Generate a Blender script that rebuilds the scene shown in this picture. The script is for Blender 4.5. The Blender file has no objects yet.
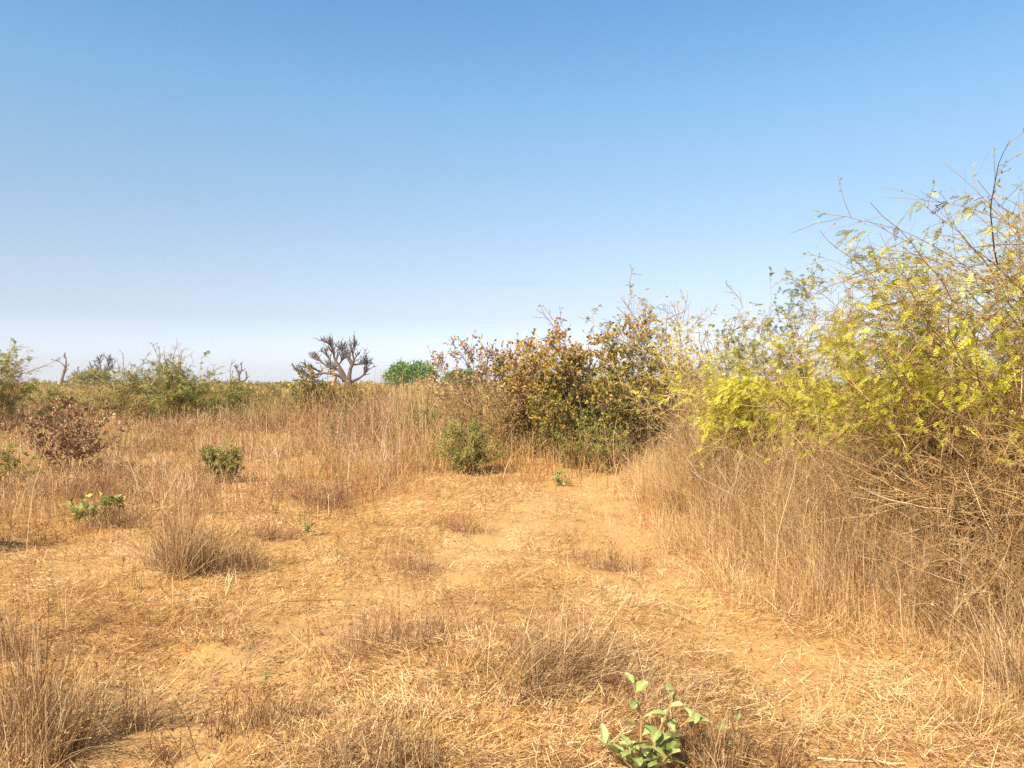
import bpy, math
import numpy as np

R = math.radians
sc = bpy.context.scene
COL = sc.collection
F = 760.0            # focal length in pixels of a 1024 wide picture
EYE = 1.6
rng = np.random.default_rng(7)


def reseed(s):
    global rng
    rng = np.random.default_rng(s)


# ------------------------------------------------------------------ noise and terrain
def _hash(ix, iy, s):
    h = (ix.astype(np.int64) * 374761393 + iy.astype(np.int64) * 668265263 + s * 1442695041) & 0xFFFFFFFF
    h = ((h ^ (h >> 13)) * 1274126177) & 0xFFFFFFFF
    h = h ^ (h >> 16)
    return (h & 0xFFFF) / 65535.0


def noise(x, y, s=0):
    x = np.asarray(x, float); y = np.asarray(y, float)
    ix = np.floor(x); iy = np.floor(y)
    fx = x - ix; fy = y - iy
    fx = fx * fx * (3 - 2 * fx); fy = fy * fy * (3 - 2 * fy)
    a = _hash(ix, iy, s); b = _hash(ix + 1, iy, s); c = _hash(ix, iy + 1, s); d = _hash(ix + 1, iy + 1, s)
    return (a * (1 - fx) + b * fx) * (1 - fy) + (c * (1 - fx) + d * fx) * fy


def fbm(x, y, s=0, o=3):
    t = 0; a = 1; n = 0
    for k in range(o):
        t = t + a * noise(x * 2 ** k, y * 2 ** k, s + k * 17); n += a; a *= .5
    return t / n


# centre lines of the two wheel ruts of the sandy track (world metres)
RUT_L = np.array([[-3.0, 1.2], [-2.1, 2.4], [-1.5, 3.6], [-0.97, 5.6], [-0.35, 7.8], [0.35, 10.0], [0.8, 11.5], [1.3, 13.5], [1.8, 16.0]])
RUT_R = np.array([[1.9, 1.2], [1.8, 2.4], [1.62, 3.4], [1.35, 4.75], [1.1, 6.5], [1.05, 9.0], [1.1, 11.5], [1.5, 13.5], [1.9, 16.0]])


def dist_line(x, y, L):
    best = np.full(np.shape(x), 1e9)
    for a, b in zip(L[:-1], L[1:]):
        d = b - a; l2 = (d ** 2).sum()
        t = np.clip(((x - a[0]) * d[0] + (y - a[1]) * d[1]) / l2, 0, 1)
        q = np.hypot(x - a[0] - t * d[0], y - a[1] - t * d[1])
        best = np.minimum(best, q)
    return best


def bare(x, y):
    """0..1: how bare and sandy the ground is"""
    x = np.asarray(x, float); y = np.asarray(y, float)
    wob = (fbm(x * 1.3, y * 1.3, 5) - .5) * .5
    l = 1 - np.clip((dist_line(x, y, RUT_L) + wob - .22) / .38, 0, 1)
    r = 1 - np.clip((dist_line(x, y, RUT_R) + wob - .30) / .42, 0, 1)
    patch = np.clip((fbm(x * .55 + 3, y * .55, 9) - .56) * 5, 0, 1) * .7
    far = np.clip((y - 9.0) / 2, 0, 1) * np.clip(1 - np.abs(x - .75 - (y - 11) * .25) / 1.1, 0, 1) * np.clip((13.0 - y) / 1, 0, 1)
    r = r * np.clip(.45 + (y - 6) * .2, .45, 1)
    return np.clip(np.maximum.reduce([l, r, patch * np.clip((11 - y) / 3, 0, 1), far]), 0, 1)


def gz(x, y):
    x = np.asarray(x, float); y = np.asarray(y, float)
    r = np.hypot(x, y)
    near = np.clip(1.3 - r / 40, 0, 1)
    z = (fbm(x * .45, y * .45, 1) - .5) * .22 * near
    z = z + (fbm(x * 2.1, y * 2.1, 2) - .5) * .09 * near
    z = z + (fbm(x * 7, y * 7, 3, 3) - .5) * .055 * np.clip(1.2 - r / 14, 0, 1)
    z = z - .05 * (1 - np.clip(dist_line(x, y, RUT_L) / .5, 0, 1)) - .05 * (1 - np.clip(dist_line(x, y, RUT_R) / .55, 0, 1))
    z = z + (fbm(x * .02, y * .02, 4) - .5) * 1.2 * np.clip((r - 30) / 120, 0, 1)
    return z


def px(u, d):
    """world x of picture column u at distance d"""
    return (u - 512) / F * d


def gd(v):
    return F * EYE / (v - 384.0)


# ------------------------------------------------------------------ mesh collecting
class MB:
    def __init__(self):
        self.v = []; self.f = []; self.a = []; self.n = 0

    def add(self, v, f, a):
        v = np.asarray(v, np.float32).reshape(-1, 3); f = np.asarray(f, np.int64).reshape(-1, 4)
        self.v.append(v); self.f.append(f + self.n)
        self.a.append(np.broadcast_to(np.asarray(a, np.float32), (len(v),))); self.n += len(v)

    def build(self, name, mat, parent=None, loc=None, smooth=False):
        v = np.concatenate(self.v); f = np.concatenate(self.f).astype(np.int32); a = np.concatenate(self.a)
        me = bpy.data.meshes.new(name)
        me.vertices.add(len(v)); me.vertices.foreach_set('co', v.ravel())
        me.loops.add(f.size); me.loops.foreach_set('vertex_index', f.ravel())
        me.polygons.add(len(f))
        me.polygons.foreach_set('loop_start', np.arange(0, f.size, 4, dtype=np.int32))
        me.polygons.foreach_set('loop_total', np.full(len(f), 4, np.int32))
        if smooth:
            me.polygons.foreach_set('use_smooth', np.ones(len(f), bool))
        me.update(calc_edges=True)
        me.attributes.new('rnd', 'FLOAT', 'POINT').data.foreach_set('value', np.ascontiguousarray(a, np.float32))
        me.materials.append(mat)
        o = bpy.data.objects.new(name, me); COL.objects.link(o)
        if parent is not None: o.parent = parent
        if loc is not None: o.location = loc
        return o


def nrm(v):
    return v / np.maximum(np.linalg.norm(v, axis=-1, keepdims=True), 1e-9)


def sph(n):
    return nrm(rng.normal(size=(n, 3)))


def grow(start, dirn, length, nseg=4, wob=.15, up=0.0, pull=None):
    n = len(start); P = [np.asarray(start, float)]; d = nrm(np.asarray(dirn, float))
    step = np.broadcast_to(np.asarray(length, float), (n,)) / nseg
    up = np.broadcast_to(np.asarray(up, float), (n,))
    for i in range(nseg):
        d = d + rng.normal(0, wob, (n, 3)); d[:, 2] += up
        if pull is not None: d = d + pull
        d = nrm(d); P.append(P[-1] + d * step[:, None])
    return np.stack(P, 1)


def tubes(mb, paths, r0, r1, sides=4, attr=.5):
    N, K, _ = paths.shape
    if N == 0: return
    T = np.gradient(paths, axis=1); T = nrm(T)
    ref = nrm(np.array([.31, .57, .76])); A = nrm(np.cross(T, ref)); B = np.cross(T, A)
    r0 = np.broadcast_to(np.asarray(r0, float), (N,)); r1 = np.broadcast_to(np.asarray(r1, float), (N,))
    t = np.linspace(0, 1, K)
    rad = r0[:, None] * (1 - t) + r1[:, None] * t
    ang = np.arange(sides) * 2 * np.pi / sides
    V = paths[:, :, None, :] + rad[:, :, None, None] * (np.cos(ang)[None, None, :, None] * A[:, :, None, :] + np.sin(ang)[None, None, :, None] * B[:, :, None, :])
    idx = np.arange(N * K * sides).reshape(N, K, sides)
    a = idx[:, :-1, :]; b = np.roll(a, -1, 2); c = np.roll(idx[:, 1:, :], -1, 2); d = idx[:, 1:, :]
    at = np.repeat(np.broadcast_to(np.asarray(attr, float), (N,)), K * sides)
    mb.add(V, np.stack([a, b, c, d], -1), at)


def spawn(paths, n, t0=.2, t1=1.0, spread=.8, bias=None):
    """n points on random paths: position, direction, index of parent"""
    N, K, _ = paths.shape
    i = rng.integers(0, N, n); t = rng.uniform(t0, t1, n) * (K - 1)
    k = np.minimum(t.astype(int), K - 2); f = (t - k)[:, None]
    p = paths[i, k] * (1 - f) + paths[i, k + 1] * f
    d = nrm(paths[i, k + 1] - paths[i, k])
    q = d + sph(n) * spread
    if bias is not None: q = q + np.asarray(bias)
    return p, nrm(q), i


def blades(mb, base, az, h, lean, curve, w, seg=3, attr=.5, tip=.15):
    n = len(base)
    b = lambda x: np.broadcast_to(np.asarray(x, float), (n,))
    az, h, lean, curve, w, attr = map(b, (az, h, lean, curve, w, attr))
    hv = np.stack([np.cos(az), np.sin(az), np.zeros(n)], 1)
    d0 = hv * np.sin(lean)[:, None]; d0[:, 2] = np.cos(lean)
    fa = rng.uniform(0, np.pi, n)
    sv = np.stack([np.cos(fa), np.sin(fa), rng.normal(0, .25, n)], 1)
    rows = []
    for k in range(seg + 1):
        t = k / seg
        p = base + h[:, None] * (t * d0 + (t * t * curve)[:, None] * (hv - np.array([0, 0, .45])))
        ww = w * ((1 - t) * 1 + t * tip) * .5
        rows.append(np.stack([p - sv * ww[:, None], p + sv * ww[:, None]], 1))
    V = np.stack(rows, 1)                      # n, seg+1, 2, 3
    idx = np.arange(n * (seg + 1) * 2).reshape(n, seg + 1, 2)
    f = np.stack([idx[:, :-1, 0], idx[:, :-1, 1], idx[:, 1:, 1], idx[:, 1:, 0]], -1)
    mb.add(V, f, np.repeat(attr, (seg + 1) * 2))
    tipp = (rows[-1][:, 0] + rows[-1][:, 1]) / 2
    return tipp, nrm(tipp - (rows[-2][:, 0] + rows[-2][:, 1]) / 2)


def heads(mb, tip, d, size, k=3, w=.25, attr=.5, spread=.45):
    """loose seed heads at the tips of grass stems"""
    n = len(tip)
    tip = np.repeat(tip, k, 0); d = np.repeat(d, k, 0); n *= k
    size = np.repeat(np.broadcast_to(np.asarray(size, float), (n // k,)), k)
    p = tip - d * (rng.uniform(0, 1.2, n) * size)[:, None]
    leaves(mb, p, nrm(d + sph(n) * spread), size * rng.uniform(.5, 1, n), w, attr if np.isscalar(attr) else np.repeat(attr, k))


def leaves(mb, pos, dirn, length, wratio, attr=.5, flat=0.0):
    """one diamond shaped, slightly folded leaf each"""
    n = len(pos)
    L = np.broadcast_to(np.asarray(length, float), (n,))[:, None]
    nn = sph(n); nn[:, 2] += flat
    s = nrm(np.cross(dirn, nn)); up = np.cross(s, dirn)
    w = L * wratio * .5
    fold = up * L * rng.uniform(-.06, .12, (n, 1))
    V = np.stack([pos, pos + dirn * L * .45 + s * w + fold, pos + dirn * L + fold * rng.uniform(-2, 1, (n, 1)), pos + dirn * L * .45 - s * w + fold], 1)
    mb.add(V, np.arange(n * 4).reshape(n, 4), np.repeat(np.broadcast_to(np.asarray(attr, float), (n,)), 4))


def fronds(mb, pos, dirn, length, npair=7, pin=.38, pw=.16, droop=.25, attr=.5):
    """feathery compound leaves: a bent midrib with pairs of narrow leaflets"""
    n = len(pos)
    L = np.broadcast_to(np.asarray(length, float), (n,))
    attr = np.broadcast_to(np.asarray(attr, float), (n,))
    nn = sph(n) * .6; nn[:, 2] += 1
    s = nrm(np.cross(dirn, nn))
    t = (np.arange(npair) + .6) / (npair + .2)
    c = pos[:, None, :] + dirn[:, None, :] * (L[:, None] * t)[..., None]
    c[..., 2] -= droop * L[:, None] * t * t
    prof = np.sin(np.pi * (t * .8 + .15)) * pin
    for sg in (1, -1):
        dv = nrm(s * sg + dirn * .45)[:, None, :] * (L[:, None] * prof)[..., None]
        dv = dv + rng.normal(0, .12, dv.shape) * (L[:, None] * prof)[..., None]
        wv = dirn[:, None, :] * (L * pw * .5)[:, None, None]
        m = c + dv * .5
        V = np.stack([c, m + wv, c + dv, m - wv], 2)
        mb.add(V, np.arange(n * npair * 4).reshape(-1, 4), np.repeat(attr + rng.normal(0, .05, n), npair * 4))
    P = np.stack([pos, pos + dirn * L[:, None] * .5 - np.array([0, 0, 1]) * (droop * L * .25)[:, None], pos + dirn * L[:, None] - np.array([0, 0, 1]) * (droop * L)[:, None]], 1)
    w = s[:, None, :] * (L * .012)[:, None, None]
    V = np.stack([P - w, P + w], 2)
    idx = np.arange(n * 6).reshape(n, 3, 2)
    mb.add(V, np.stack([idx[:, :-1, 0], idx[:, :-1, 1], idx[:, 1:, 1], idx[:, 1:, 0]], -1), np.repeat(attr, 6))


# ------------------------------------------------------------------ materials
def mat_ramp(name, stops, rough=.85, trans=.0, nscale=0.0, namount=.25, spec=.08, bump=0.0):
    m = bpy.data.materials.new(name); m.use_nodes = True
    nt = m.node_tree; N = nt.nodes; L = nt.links
    b = N['Principled BSDF']; out = N['Material Output']
    at = N.new('ShaderNodeAttribute'); at.attribute_name = 'rnd'
    rp = N.new('ShaderNodeValToRGB')
    e = rp.color_ramp.elements
    while len(e) > 1: e.remove(e[0])
    e[0].position = stops[0][0]; e[0].color = (*stops[0][1], 1)
    for p, c in stops[1:]:
        x = e.new(p); x.color = (*c, 1)
    fac = at.outputs['Fac']
    if nscale:
        tc = N.new('ShaderNodeTexCoord'); ns = N.new('ShaderNodeTexNoise'); ns.inputs['Scale'].default_value = nscale
        ns.inputs['Detail'].default_value = 3
        L.new(tc.outputs['Object'], ns.inputs['Vector'])
        ma = N.new('ShaderNodeMath'); ma.operation = 'MULTIPLY_ADD'
        ma.inputs[1].default_value = namount * 2; L.new(ns.outputs['Fac'], ma.inputs[0])
        mb_ = N.new('ShaderNodeMath'); mb_.operation = 'SUBTRACT'; mb_.inputs[1].default_value = namount
        L.new(at.outputs['Fac'], mb_.inputs[0]); L.new(mb_.outputs[0], ma.inputs[2]); fac = ma.outputs[0]
        if bump:
            bp = N.new('ShaderNodeBump'); bp.inputs['Strength'].default_value = bump
            L.new(ns.outputs['Fac'], bp.inputs['Height']); L.new(bp.outputs['Normal'], b.inputs['Normal'])
    L.new(fac, rp.inputs['Fac']); L.new(rp.outputs['Color'], b.inputs['Base Color'])
    b.inputs['Roughness'].default_value = rough; b.inputs['Specular IOR Level'].default_value = spec
    if trans:
        tr = N.new('ShaderNodeBsdfTranslucent'); mx = N.new('ShaderNodeMixShader'); mx.inputs[0].default_value = trans
        L.new(rp.outputs['Color'], tr.inputs['Color'])
        L.new(b.outputs[0], mx.inputs[1]); L.new(tr.outputs[0], mx.inputs[2]); L.new(mx.outputs[0], out.inputs['Surface'])
    return m


M = {}
M['straw'] = mat_ramp('straw_litter', [(0, (.13, .052, .02)), (.3, (.39, .188, .064)), (.65, (.64, .39, .155)), (1, (.82, .60, .31))], trans=.15)
M['grass'] = mat_ramp('dry_grass', [(0, (.16, .072, .036)), (.35, (.40, .205, .10)), (.7, (.58, .37, .185)), (1, (.80, .61, .36))], trans=.3)
M['russet'] = mat_ramp('russet_grass', [(0, (.13, .05, .022)), (.4, (.36, .16, .065)), (.75, (.56, .32, .13)), (1, (.80, .58, .28))], trans=.25)
M['gold'] = mat_ramp('golden_grass', [(0, (.22, .105, .036)), (.35, (.48, .265, .098)), (.7, (.67, .43, .175)), (1, (.84, .63, .32))], trans=.3)
M['tuft'] = mat_ramp('weathered_grass', [(0, (.13, .06, .027)), (.4, (.37, .205, .09)), (.75, (.58, .375, .175)), (1, (.80, .60, .32))], trans=.2)
M['greengrass'] = mat_ramp('olive_grass', [(0, (.20, .17, .04)), (.4, (.34, .28, .07)), (.75, (.46, .36, .11)), (1, (.60, .46, .2))], trans=.3)
M['acacia'] = mat_ramp('yellow_green_leaflets', [(0, (.18, .13, .03)), (.2, (.29, .25, .035)), (.45, (.49, .46, .045)), (.75, (.68, .63, .06)), (1, (.76, .68, .15))], trans=.42)
M['acaciagreen'] = mat_ramp('green_leaflets', [(0, (.11, .13, .025)), (.5, (.25, .27, .055)), (1, (.42, .40, .10))], trans=.4)
M['olive'] = mat_ramp('olive_leaflets', [(0, (.15, .12, .035)), (.5, (.28, .23, .06)), (1, (.45, .36, .11))], trans=.35)
M['mixleaf'] = mat_ramp('mixed_leaves', [(0, (.06, .075, .016)), (.25, (.16, .15, .028)), (.5, (.44, .34, .06)), (.68, (.50, .27, .06)), (.85, (.46, .18, .07)), (1, (.62, .33, .18))], trans=.25, rough=.75, spec=.08)
M['green'] = mat_ramp('green_leaves', [(0, (.09, .115, .02)), (.5, (.25, .29, .055)), (1, (.48, .49, .14))], trans=.3, rough=.75, spec=.08)
M['lush'] = mat_ramp('fresh_green_leaves', [(0, (.04, .08, .008)), (.5, (.12, .22, .02)), (1, (.25, .37, .045))], trans=.25, rough=.75, spec=.06)
M['deadleaf'] = mat_ramp('withered_leaves', [(0, (.14, .065, .035)), (.45, (.32, .16, .08)), (.8, (.46, .27, .14)), (1, (.50, .40, .19))], trans=.2)
M['sapling'] = mat_ramp('sapling_leaves', [(0, (.15, .19, .04)), (.5, (.38, .42, .13)), (1, (.64, .62, .29))], trans=.4, rough=.65, spec=.2, nscale=30, namount=.15)
M['twig'] = mat_ramp('brown_twigs', [(0, (.15, .075, .03)), (.5, (.42, .245, .095)), (.8, (.58, .38, .175)), (1, (.72, .57, .34))])
M['darktwig'] = mat_ramp('dark_twigs', [(0, (.09, .055, .035)), (.5, (.22, .14, .085)), (1, (.46, .34, .21))])
M['bark'] = mat_ramp('baobab_bark', [(0, (.06, .038, .03)), (.5, (.135, .09, .068)), (1, (.46, .31, .21))], nscale=1.5, namount=.2, bump=.4)


def mat_ground():
    m = bpy.data.materials.new('sandy_soil'); m.use_nodes = True
    nt = m.node_tree; N = nt.nodes; L = nt.links
    b = N['Principled BSDF']
    at = N.new('ShaderNodeAttribute'); at.attribute_name = 'rnd'
    ge = N.new('ShaderNodeNewGeometry')

    def ns(scale, det=4, rough=.6):
        n = N.new('ShaderNodeTexNoise'); n.inputs['Scale'].default_value = scale; n.inputs['Detail'].default_value = det
        n.inputs['Roughness'].default_value = rough
        L.new(ge.outputs['Position'], n.inputs['Vector']); return n

    def ramp(src, stops):
        r = N.new('ShaderNodeValToRGB'); e = r.color_ramp.elements
        e[0].position, e[1].position = stops[0][0], stops[-1][0]
        e[0].color = (*stops[0][1], 1); e[1].color = (*stops[-1][1], 1)
        for p, c in stops[1:-1]:
            e.new(p).color = (*c, 1)
        L.new(src, r.inputs['Fac']); return r

    def mix(f, a, c, mode='MIX'):
        x = N.new('ShaderNodeMix'); x.data_type = 'RGBA'; x.blend_type = mode
        if isinstance(f, float): x.inputs['Factor'].default_value = f
        else: L.new(f, x.inputs['Factor'])
        L.new(a, x.inputs[6]); L.new(c, x.inputs[7]); return x.outputs[2]

    n1 = ns(3.2); n2 = ns(26, 5, .7); n3 = ns(120, 3)
    straw = ramp(n2.outputs['Fac'], [(.25, (.22, .095, .028)), (.5, (.46, .24, .075)), (.75, (.62, .37, .13))])  # soil under the straw, darkened red-brown: shade in the gaps painted in
    sand = ramp(n3.outputs['Fac'], [(.25, (.41, .215, .075)), (.75, (.55, .315, .122))])
    red = ramp(n2.outputs['Fac'], [(.3, (.24, .10, .035)), (.7, (.42, .20, .07))])
    rf = N.new('ShaderNodeMapRange'); rf.inputs['From Min'].default_value = .48; rf.inputs['From Max'].default_value = .68
    rf.inputs['To Max'].default_value = .75
    L.new(n1.outputs['Fac'], rf.inputs['Value'])
    a = mix(rf.outputs['Result'], straw.outputs['Color'], red.outputs['Color'])
    c = mix(at.outputs['Fac'], a, sand.outputs['Color'])
    L.new(c, b.inputs['Base Color'])
    b.inputs['Roughness'].default_value = .95; b.inputs['Specular IOR Level'].default_value = .1
    ad = N.new('ShaderNodeMath'); ad.operation = 'MULTIPLY_ADD'; ad.inputs[1].default_value = .35
    L.new(n3.outputs['Fac'], ad.inputs[0]); L.new(n2.outputs['Fac'], ad.inputs[2])
    bp = N.new('ShaderNodeBump'); bp.inputs['Strength'].default_value = .55; bp.inputs['Distance'].default_value = .03
    L.new(ad.outputs[0], bp.inputs['Height']); L.new(bp.outputs['Normal'], b.inputs['Normal'])
    return m


# ------------------------------------------------------------------ object helpers
def tag(o, label=None, cat=None, group=None, kind=None):
    if label: o['label'] = label
    if cat: o['category'] = cat
    if group: o['group'] = group
    if kind: o['kind'] = kind
    return o


def empty(name, x, y, label, cat, group=None, dz=0.0):
    o = bpy.data.objects.new(name, None); COL.objects.link(o)
    o.location = (x, y, float(gz(x, y)) + dz); o.empty_display_size = .1
    return tag(o, label, cat, group)


# ------------------------------------------------------------------ ground
def sinhspace(lo, hi, n, k):
    a = math.asinh(lo / k); b = math.asinh(hi / k)
    return np.sinh(np.linspace(a, b, n)) * k


def build_ground():
    xs = sinhspace(-1200, 1200, 620, 2.0); ys = 2.5 + sinhspace(-60, 1200, 560, 2.4)
    X, Y = np.meshgrid(xs, ys)
    V = np.stack([X, Y, gz(X, Y)], -1)
    idx = np.arange(X.size).reshape(X.shape)
    f = np.stack([idx[:-1, :-1], idx[:-1, 1:], idx[1:, 1:], idx[1:, :-1]], -1)
    mb = MB(); mb.add(V, f, bare(X, Y).ravel())
    tag(mb.build('ground', mat_ground(), smooth=True), kind='structure')


build_ground()

# ------------------------------------------------------------------ scattered straw on the soil
def scatter(n, d0, d1, u0, u1, power=1.0):
    """points on the ground in a wedge before the camera stand, density thinning with distance"""
    t = rng.uniform(0, 1, n)
    if power == 2.0: d = d0 * (d1 / d0) ** t                    # density ~ 1/d^2
    else: d = d0 + (d1 - d0) * t                                # density ~ 1/d
    u = rng.uniform(u0, u1, n)
    return px(u, d), d


def mid_front(u):
    return np.interp(u, [-400, 0, 100, 240, 300, 380, 440, 520, 600, 640, 700], [7.8, 8.0, 8.8, 8.8, 9.6, 10.6, 12.4, 13.0, 13.1, 12.7, 12.4])


def ucol(x, y):
    return 512 + F * x / np.maximum(y, .3)


def bank_edge(y):
    """x of the left edge of the tall grass bank on the right"""
    return np.interp(y, [2.5, 3.6, 4.2, 4.8, 5.6, 6.9, 9, 11.5, 14, 16], [4.2, 3.3, 2.75, 2.42, 1.98, 1.78, 1.85, 2.1, 2.45, 2.9])


reseed(11)
mb = MB()
x, y = scatter(420000, 2.1, 17, -160, 1200, 2.0)
y = y + rng.normal(0, .1, len(y))
mat_ = fbm(x * 2.6, y * 2.6, 34)                 # the straw lies in felted mats with gaps between
keep = rng.uniform(0, 1, len(x)) > .55 * bare(x, y) ** 1.5 + .55 * (mat_ < .43)
x, y, mat_ = x[keep], y[keep], mat_[keep]; n = len(x)
pale = np.clip((fbm(x * .8, y * .8, 21, 4) - .32) * 2.6, 0, 1) * np.clip(.45 + 1.4 * (fbm(x * 3.1, y * 3.1, 22) - .2), .2, 1.15)
pale = np.maximum(pale, np.clip(1.1 - np.hypot(x - 1.9, y - 4.0) / 1.6, 0, 1))
pale = np.maximum(pale, np.clip(1.05 - np.hypot((x + .2) / 1.1, y - 3.9) / 1.6, 0, .85) * (.55 + .45 * (fbm(x * 3.1, y * 3.1, 22) > .45)))
tone = np.clip(.22 + .80 * pale * rng.uniform(.3, 1.15, n) + rng.normal(0, .3, n), 0, 1)
h = rng.uniform(.015, .085, n) * np.where(rng.uniform(size=n) < .14, 2.4, 1)
comb = fbm(x * .7, y * .7, 36) * 12
az_ = np.where(rng.uniform(size=n) < .4, comb + rng.normal(0, .5, n), rng.uniform(0, 6.283, n))
blades(mb, np.stack([x, y, gz(x, y) + rng.uniform(.0, .05, n) * (.4 + 1.2 * mat_)], 1), az_, h, R(88) - np.abs(rng.normal(0, .3, n)), rng.normal(.05, .14, n),
       np.maximum(rng.uniform(.0014, .0052, n), rng.uniform(.0004, .0007, n) * y), 2, tone, .5)
tag(mb.build('straw_litter', M['straw']), kind='stuff')

# short dry stubble standing between the ruts
reseed(12)
mb = MB()
x, y = scatter(120000, 2.2, 15, -160, 1150, 2.0)
dens = np.clip((fbm(x * .9 + 7, y * .9, 41) - .40) * 4.5, 0, 1) * (1 - bare(x, y)) ** 1.2
dens = dens * np.clip((fbm(x * 4, y * 4, 44) - .3) * 3, .15, 1)
dens = dens * (1 - .75 * np.exp(-((x + .45) ** 2 / .5 + (y - 4.0) ** 2 / 1.2)))
dens = np.maximum(dens, .05 * (1 - .7 * bare(x, y)))
keep = rng.uniform(size=len(x)) < dens * np.clip(.12 + (y - 4.5) * .1, .09, .5)
x, y = x[keep], y[keep]; n = len(x)
h = rng.uniform(.03, .2, n) * (.5 + 1.0 * dens[keep])
tp, td = blades(mb, np.stack([x, y, gz(x, y) - .005], 1), rng.uniform(0, 6.283, n), h, np.abs(rng.normal(0, .55, n)), rng.normal(.1, .25, n),
                np.maximum(rng.uniform(.0014, .0042, n), .00042 * y), 3, np.clip(rng.normal(.52, .24, n) + (fbm(x * .6 + 4, y * .6, 47) - .5) * .8, 0, 1), .25)
k = rng.uniform(size=n) < .3
heads(mb, tp[k], td[k], .03, 2, .22, .3)
tag(mb.build('short_grass', M['russet']), kind='stuff')

# small dry weeds with side twigs, reddish in the clearing, brown among the tall grass
def weeds(name, x, y, h, tone, per, mat, seed):
    reseed(seed); n = len(x); mb = MB()
    z = gz(x, y)
    S = grow(np.stack([x, y, z - .02], 1), np.stack([rng.normal(0, .22, n), rng.normal(0, .22, n), np.ones(n)], 1), h, 6, .1, 0)
    w = np.maximum(.0011, .00022 * y)
    tubes(mb, S, w * 1.3, w * .7, 3, tone)
    def kids(P, W, m, t0, l0, l1, f):
        N_, K, _ = P.shape
        i = np.repeat(np.arange(N_), m); t = rng.uniform(t0, 1, len(i)) * (K - 1); k = np.minimum(t.astype(int), K - 2); q = (t - k)[:, None]
        p = P[i, k] * (1 - q) + P[i, k + 1] * q; d = nrm(nrm(P[i, k + 1] - P[i, k]) + sph(len(i)) * .95 + np.array([0, 0, .1]))
        B = grow(p, d, rng.uniform(l0, l1, len(i)) * W[1][i], 3, .12, .02)
        tubes(mb, B, W[0][i] * f, W[0][i] * f * .6, 3, np.clip(W[2][i] + rng.normal(0, .12, len(i)), 0, 1))
        return B, (W[0][i], W[1][i], W[2][i])
    B, W = kids(S, (w, h, tone), per, .25, .15, .45, .85)
    C, W = kids(B, W, 2, .3, .06, .2, .7)
    p, d, i = spawn(C, len(C), .5, 1, .8)
    leaves(mb, p, d, np.maximum(.012, .0018 * p[:, 1]), .4, np.clip(rng.normal(.35, .2, len(p)), 0, 1))
    tag(mb.build(name, M[mat]), kind='stuff')


reseed(17)
x, y = scatter(1150, 3.2, 12, -120, 700, 2.0)
k = (rng.uniform(size=len(x)) < np.clip((fbm(x * .9 + 7, y * .9, 41) - .38) * 4, .05, 1) * (1 - bare(x, y)) * np.clip((y - 2.6) / 2.4, .2, 1)) & (x < bank_edge(y) - .4)
x, y = x[k], y[k]
weeds('russet_weeds', x, y, rng.uniform(.1, .3, len(x)), np.clip(rng.normal(.25, .15, len(x)), 0, 1), 6, 'twig', 171)
y = 3.6 * (13 / 3.6) ** rng.uniform(0, 1, 600); x = bank_edge(y) + .3 + np.abs(rng.normal(0, .9, 600))
weeds('bank_weeds', x, y, rng.uniform(.45, 1.0, 600) * np.interp(y, [3.6, 5, 7], [.45, .85, 1.3]), np.clip(rng.normal(.5, .24, 600), 0, 1), 9, 'twig', 172)
x, y = scatter(800, 8.5, 24, -180, 650)
k = y > mid_front(ucol(x, y)) + .2
x, y = x[k], y[k]
weeds('field_weeds', x, y, rng.uniform(.35, .9, len(x)) * np.interp(ucol(x, y), [0, 240, 440], [.75, .8, 1.25]), np.clip(rng.normal(.48, .24, len(x)), 0, 1), 7, 'twig', 173)

# small clods and pebbles on the bare soil
reseed(18)
mb = MB()
x, y = scatter(4200, 2.2, 10, -140, 1150, 2.0)
k = rng.uniform(size=len(x)) < .12 + .75 * bare(x, y)
x, y = x[k], y[k]; n = len(x)
cube = np.array([[a, b, c] for c in (-1, 1) for b in (-1, 1) for a in (-1, 1)], float)
V = nrm(cube)[None] * (rng.uniform(.6, 1.15, (n, 8, 1))) * (np.minimum(rng.lognormal(-5.2, .45, n), .018))[:, None, None] * np.array([1.2, 1, .75])
V = V + np.stack([x, y, gz(x, y) + .002], 1)[:, None]
fc = np.array([[0, 2, 3, 1], [4, 5, 7, 6], [0, 1, 5, 4], [2, 6, 7, 3], [0, 4, 6, 2], [1, 3, 7, 5]])
mb.add(V, (np.arange(n) * 8)[:, None, None] + fc[None], np.repeat(np.clip(rng.normal(.35, .2, n), 0, 1), 8))
tag(mb.build('soil_clods', M['russet']), kind='stuff')

# curled dead leaves and broken bits lying between the straw
reseed(16)
mb = MB()
x, y = scatter(5200, 2.2, 13, -160, 1150, 2.0)
k = rng.uniform(size=len(x)) < np.clip((fbm(x * 1.5, y * 1.5, 48) - .35) * 4, .1, 1)
x, y = x[k], y[k]; n = len(x)
dv = sph(n); dv[:, 2] = np.abs(dv[:, 2]) * .35
leaves(mb, np.stack([x, y, gz(x, y) + rng.uniform(.008, .03, n)], 1), nrm(dv), rng.uniform(.012, .034, n), .6, np.clip(rng.normal(.25, .22, n), 0, 1), 1.2)
tag(mb.build('dry_leaves', M['deadleaf']), kind='stuff')

# ------------------------------------------------------------------ the belt of dry grass across the middle
reseed(13)


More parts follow.
